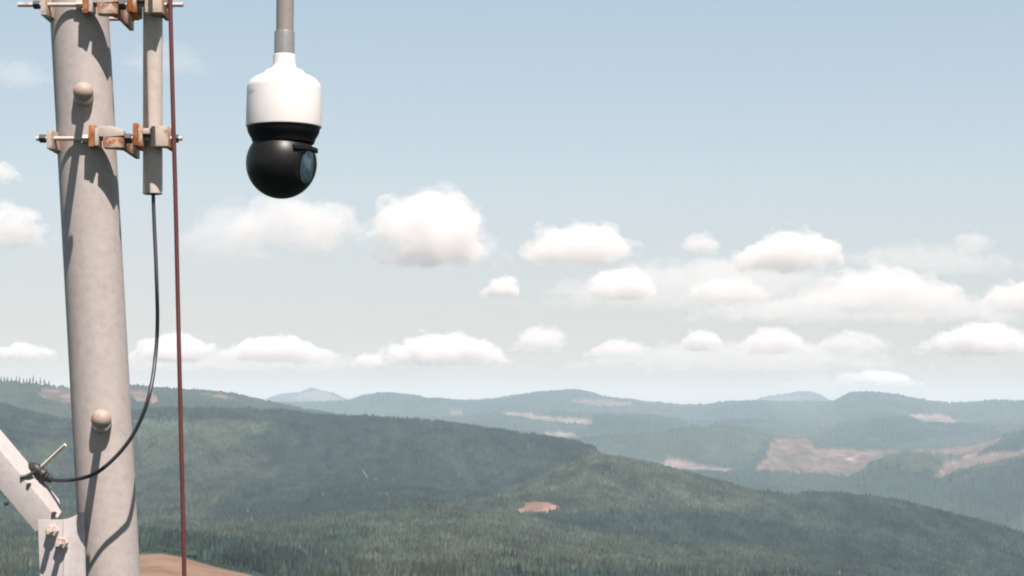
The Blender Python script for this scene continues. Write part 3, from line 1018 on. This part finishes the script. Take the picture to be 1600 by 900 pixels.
# front flange and top flange of an angle section
add_hull(bm, [p0, p1, p1 + Vector((0, t, 0)), p0 + Vector((0, t, 0)), p0 + down * wid, p1 + down * wid, p1 + down * wid + Vector((0, t, 0)), p0 + down * wid + Vector((0, t, 0))], 0.0012)
front = obj('front_flange', bm, M['brace'], brace)
bm = bmesh.new()
nrm = back_up.cross(along).normalized() * 0.006
e0 = p0 - down * 0.0005 + Vector((0, 0.001, 0)); e1 = p1 + along * 0.006 - down * 0.0005 + Vector((0, 0.001, 0))
add_prism(bm, [e0, e1, e1 + back_up * 0.5 - along * 0.006, e1 + back_up - along * 0.030, e0 + back_up], nrm, 0.001)
obj('top_flange', bm, M['brace'], brace)
for (bx, by) in ((8, 787), (44, 758), (83, 803)):
    bm = bmesh.new()
    c = at(bx, by, YT - 0.002)
    add_lathe(bm, c + Vector((0, 0.012, 0)), (0, -1, 0), [(0, 0), (0.0042, 0), (0.0042, 0.010), (0.003, 0.014), (0, 0.014)], 12)
    obj('rivet', bm, M['nut'], brace)
tag(brace, 'pale galvanised diagonal steel brace coming in from the lower left edge', 'brace')

# bracket plate that ties the brace to the mast
YG = 3.575
br = empty('bracket_plate', at(95, 1000, YG))
bm = bmesh.new()
poly = [at(59, 812, YG), at(98, 812, YG), at(99, 1010, YG), at(66, 1010, YG)]
add_prism(bm, poly, (0, 0.006, 0), 0.001)
obj('face_plate', bm, M['brace'], br)
bm = bmesh.new()
add_prism(bm, [at(98.4, 811, YG + 0.001), at(106, 809, YG + 0.006), at(128, 800, YG + 0.028), at(134, 1010, YG + 0.028), at(104, 1010, YG + 0.006), at(99.4, 1010, YG + 0.001)], (0.003, 0.006, 0), 0.001)
obj('side_wing', bm, M['brace'], br)
for bx, by in ((83, 829), (98, 848)):
    bm = bmesh.new()
    c = at(bx, by, YG + 0.002)
    add_lathe(bm, c, (0, -1, 0.0), [(0, 0), (0.0115, 0), (0.0115, 0.006), (0.0105, 0.008), (0.0105, 0.017), (0.0055, 0.018), (0.0055, 0.040), (0.0045, 0.042), (0, 0.042)], 6)
    obj('bolt', bm, M['zinc'], br, smooth=False)
bm = bmesh.new()
mc = mast_c(1000)
add_tube(bm, [mc - mdir * 0.06, mc + mdir * 0.02], MAST_R + 0.008, 48)
obj('collar', bm, M['brace'], br)
tag(br, 'bolted galvanised bracket plate joining the diagonal brace to the mast', 'bracket')

# cable tie knot on the brace
YK = 3.636
kt = empty('cable_tie', at(64, 738, YK))
bm = bmesh.new()
add_tube(bm, smooth_path([at(46, 728, YK + .012), at(54, 730, YK), at(64, 738, YK - .004), (at(73, 746, YK - .002)), at(82, 750, YK)], 6), [0.0045 + 0.0055 * math.sin(math.pi * k / 24) ** 0.7 + 0.0011 * math.sin(k * 1.9) for k in range(25)], 16)
obj('wrapping', bm, M['tape'], kt)
bm = bmesh.new()
add_tube(bm, smooth_path([at(53, 738, YK - .012), at(42, 743.5, 3.603), at(32, 746, 3.597)], 6), 0.0032, 10)
obj('strap_end', bm, M['tape'], kt)
bm = bmesh.new()
a = at(62, 733, YK - 0.002); b = at(102, 695, YK - 0.03)
add_tube(bm, [a, b], [0.0042, 0.0034], 4)
obj('tail', bm, M['tail'], kt, smooth=False)
tag(kt, 'black taped cable tie with a pale tail fixing the cable to the brace', 'cable tie')

# ------------------------------------------------------------------ hanging dome camera
YQ = 5.0
KQ = YQ / FPX
camx = 444.0
def cz(py): return at(camx, py, YQ).z
cx = at(camx, 150, YQ).x
pole = empty('hanging_pole', (cx, YQ, cz(86)))
bm = bmesh.new()
add_lathe(bm, (cx + 0.3 * KQ, YQ, cz(52)), (0.003, 0, 1), [(0, 0), (13.8 * KQ, 0), (13.8 * KQ, 1.9), (0, 1.9)], 40)
obj('tube', bm, M['pole'], pole)
bm = bmesh.new()
zb, zt = cz(88), cz(49.5)
add_lathe(bm, (cx - 0.2 * KQ, YQ, zb), (0, 0, 1), [(0, 0), (16.1 * KQ, 0), (16.1 * KQ, zt - zb - 0.003), (15.6 * KQ, zt - zb), (0, zt - zb)], 40)
obj('sleeve', bm, M['sleeve'], pole)
tag(pole, 'grey metal pole coming down from above to the white camera', 'pole')

pc = empty('dome_camera', (cx, YQ, cz(86)))
z0 = cz(86)
def prof_px(lst): return [(r * KQ, cz(py) - z0) for r, py in lst]
bm = bmesh.new()
add_lathe(bm, (cx, YQ, z0), (0, 0, 1), prof_px([(0, 85.5), (16.6, 85.5), (17.6, 86.5), (17.8, 100), (18.3, 104), (20, 107), (24, 109), (29, 110.5), (31.5, 112.5), (33, 116), (38, 118), (45, 121), (51, 125), (55, 129), (57.6, 134), (58.4, 139), (59.0, 170), (59.6, 196), (59.2, 198.6), (57, 199.6), (0, 199.6)]), 72)
hs = obj('housing', bm, M['white'], pc)
# faint grey print on the left of the housing
bm = bmesh.new()
for (x0, x1, y0, y1) in ((391.5, 393.2, 145.5, 149.5), (394.2, 395.6, 144.5, 149), (396.8, 398.4, 145, 149.5), (400, 402, 146, 149)):
    quad = []
    for px, py in ((x0, y1), (x1, y1), (x1, y0), (x0, y0)):
        dx = (px - camx) * KQ
        rr = 58.6 * KQ + 0.0006
        quad.append(bm.verts.new((cx + dx, YQ - math.sqrt(max(rr * rr - dx * dx, 1e-9)), cz(py))))
    bm.faces.new(quad)
obj('print', bm, M['mark'], hs)
bm = bmesh.new()
add_lathe(bm, (cx - 0.5 * KQ, YQ, z0), (0, 0, 1), prof_px([(0, 199.7), (56.5, 199.7), (57.2, 201), (56.0, 207), (53.5, 212), (50.5, 217), (49.5, 220), (48, 224), (0, 224)]), 64)
obj('neck_ring', bm, M['blackring'], pc)
# the ball, with a flat cut for the window
bcx = cx - 3.4 * KQ; bcz = cz(255.5); br_ = 55.6 * KQ
nv = Vector((math.sin(R(60)), -math.cos(R(60)), -0.16)).normalized()
bm = bmesh.new()
bmesh.ops.create_uvsphere(bm, u_segments=96, v_segments=64, radius=br_)
rot = nv.to_track_quat('Z', 'Y').to_matrix().to_4x4()
bmesh.ops.transform(bm, matrix=rot, verts=bm.verts)
cut = 0.87 * br_
for v in bm.verts:
    d = v.co.dot(nv)
    if d > cut:
        v.co -= nv * (d - cut)
bmesh.ops.translate(bm, verts=bm.verts, vec=(bcx, YQ, bcz))
ball = obj('ball', bm, M['blackball'], pc)
s_, u_ = frame_of(nv)
if u_.z < 0: u_ = -u_
bc = Vector((bcx, YQ, bcz))
# window: upright rounded glass in the cut, with a lens barrel behind its lower half
bm = bmesh.new()
ring = []
for k in range(40):
    a = 2 * math.pi * k / 40
    sx = math.copysign(abs(math.cos(a)) ** 0.8, math.cos(a)) * 0.29 * br_
    sz = math.copysign(abs(math.sin(a)) ** 0.8, math.sin(a)) * 0.455 * br_
    ring.append(bc + nv * (cut + 0.0012) + s_ * sx + u_ * (sz - 0.02 * br_))
add_prism(bm, ring, nv * 0.003, 0.0006)
win = obj('window', bm, M['glass'], ball)
bm = bmesh.new()
cl = bc + nv * (cut + 0.0043) - u_ * 0.2 * br_
add_lathe(bm, cl, nv, [(0.15 * br_, 0), (0.15 * br_, 0.0004), (0.0, 0.0004)], 32)
obj('lens', bm, M['glass'], win)
# visor over the window: a curved shelf
bm = bmesh.new()
ang0 = math.atan2(nv.x, -nv.y)
inner = []; outer = []
zv = bcz + 0.46 * br_
for k in range(15):
    a = ang0 + R(-34 + 76 * k / 14)
    rin = math.sqrt(br_ ** 2 - (zv - bcz) ** 2) * 0.86
    rout = br_ * (1.0 + 0.05 * math.cos((a - ang0) * 1.6))
    inner.append(Vector((bcx + math.sin(a) * rin, YQ - math.cos(a) * rin, zv)))
    outer.append(Vector((bcx + math.sin(a) * rout, YQ - math.cos(a) * rout, zv - 0.05 * br_)))
for lst_a, lst_b, off in ((inner, outer, 0),):
    va = [bm.verts.new(p) for p in inner]; vb = [bm.verts.new(p) for p in outer]
    wa = [bm.verts.new(p + Vector((0, 0, -0.010))) for p in inner]; wb = [bm.verts.new(p + Vector((0, 0, -0.009))) for p in outer]
    for k in range(14):
        bm.faces.new((va[k], va[k + 1], vb[k + 1], vb[k])); bm.faces.new((wa[k], wb[k], wb[k + 1], wa[k + 1]))
        bm.faces.new((vb[k], vb[k + 1], wb[k + 1], wb[k])); bm.faces.new((va[k], wa[k], wa[k + 1], va[k + 1]))
    bm.faces.new((va[0], vb[0], wb[0], wa[0])); bm.faces.new((va[14], wa[14], wb[14], vb[14]))
obj('visor', bm, M['blackring'], ball)
tag(pc, 'white hanging dome camera with a black ball lens turned to the right', 'camera')
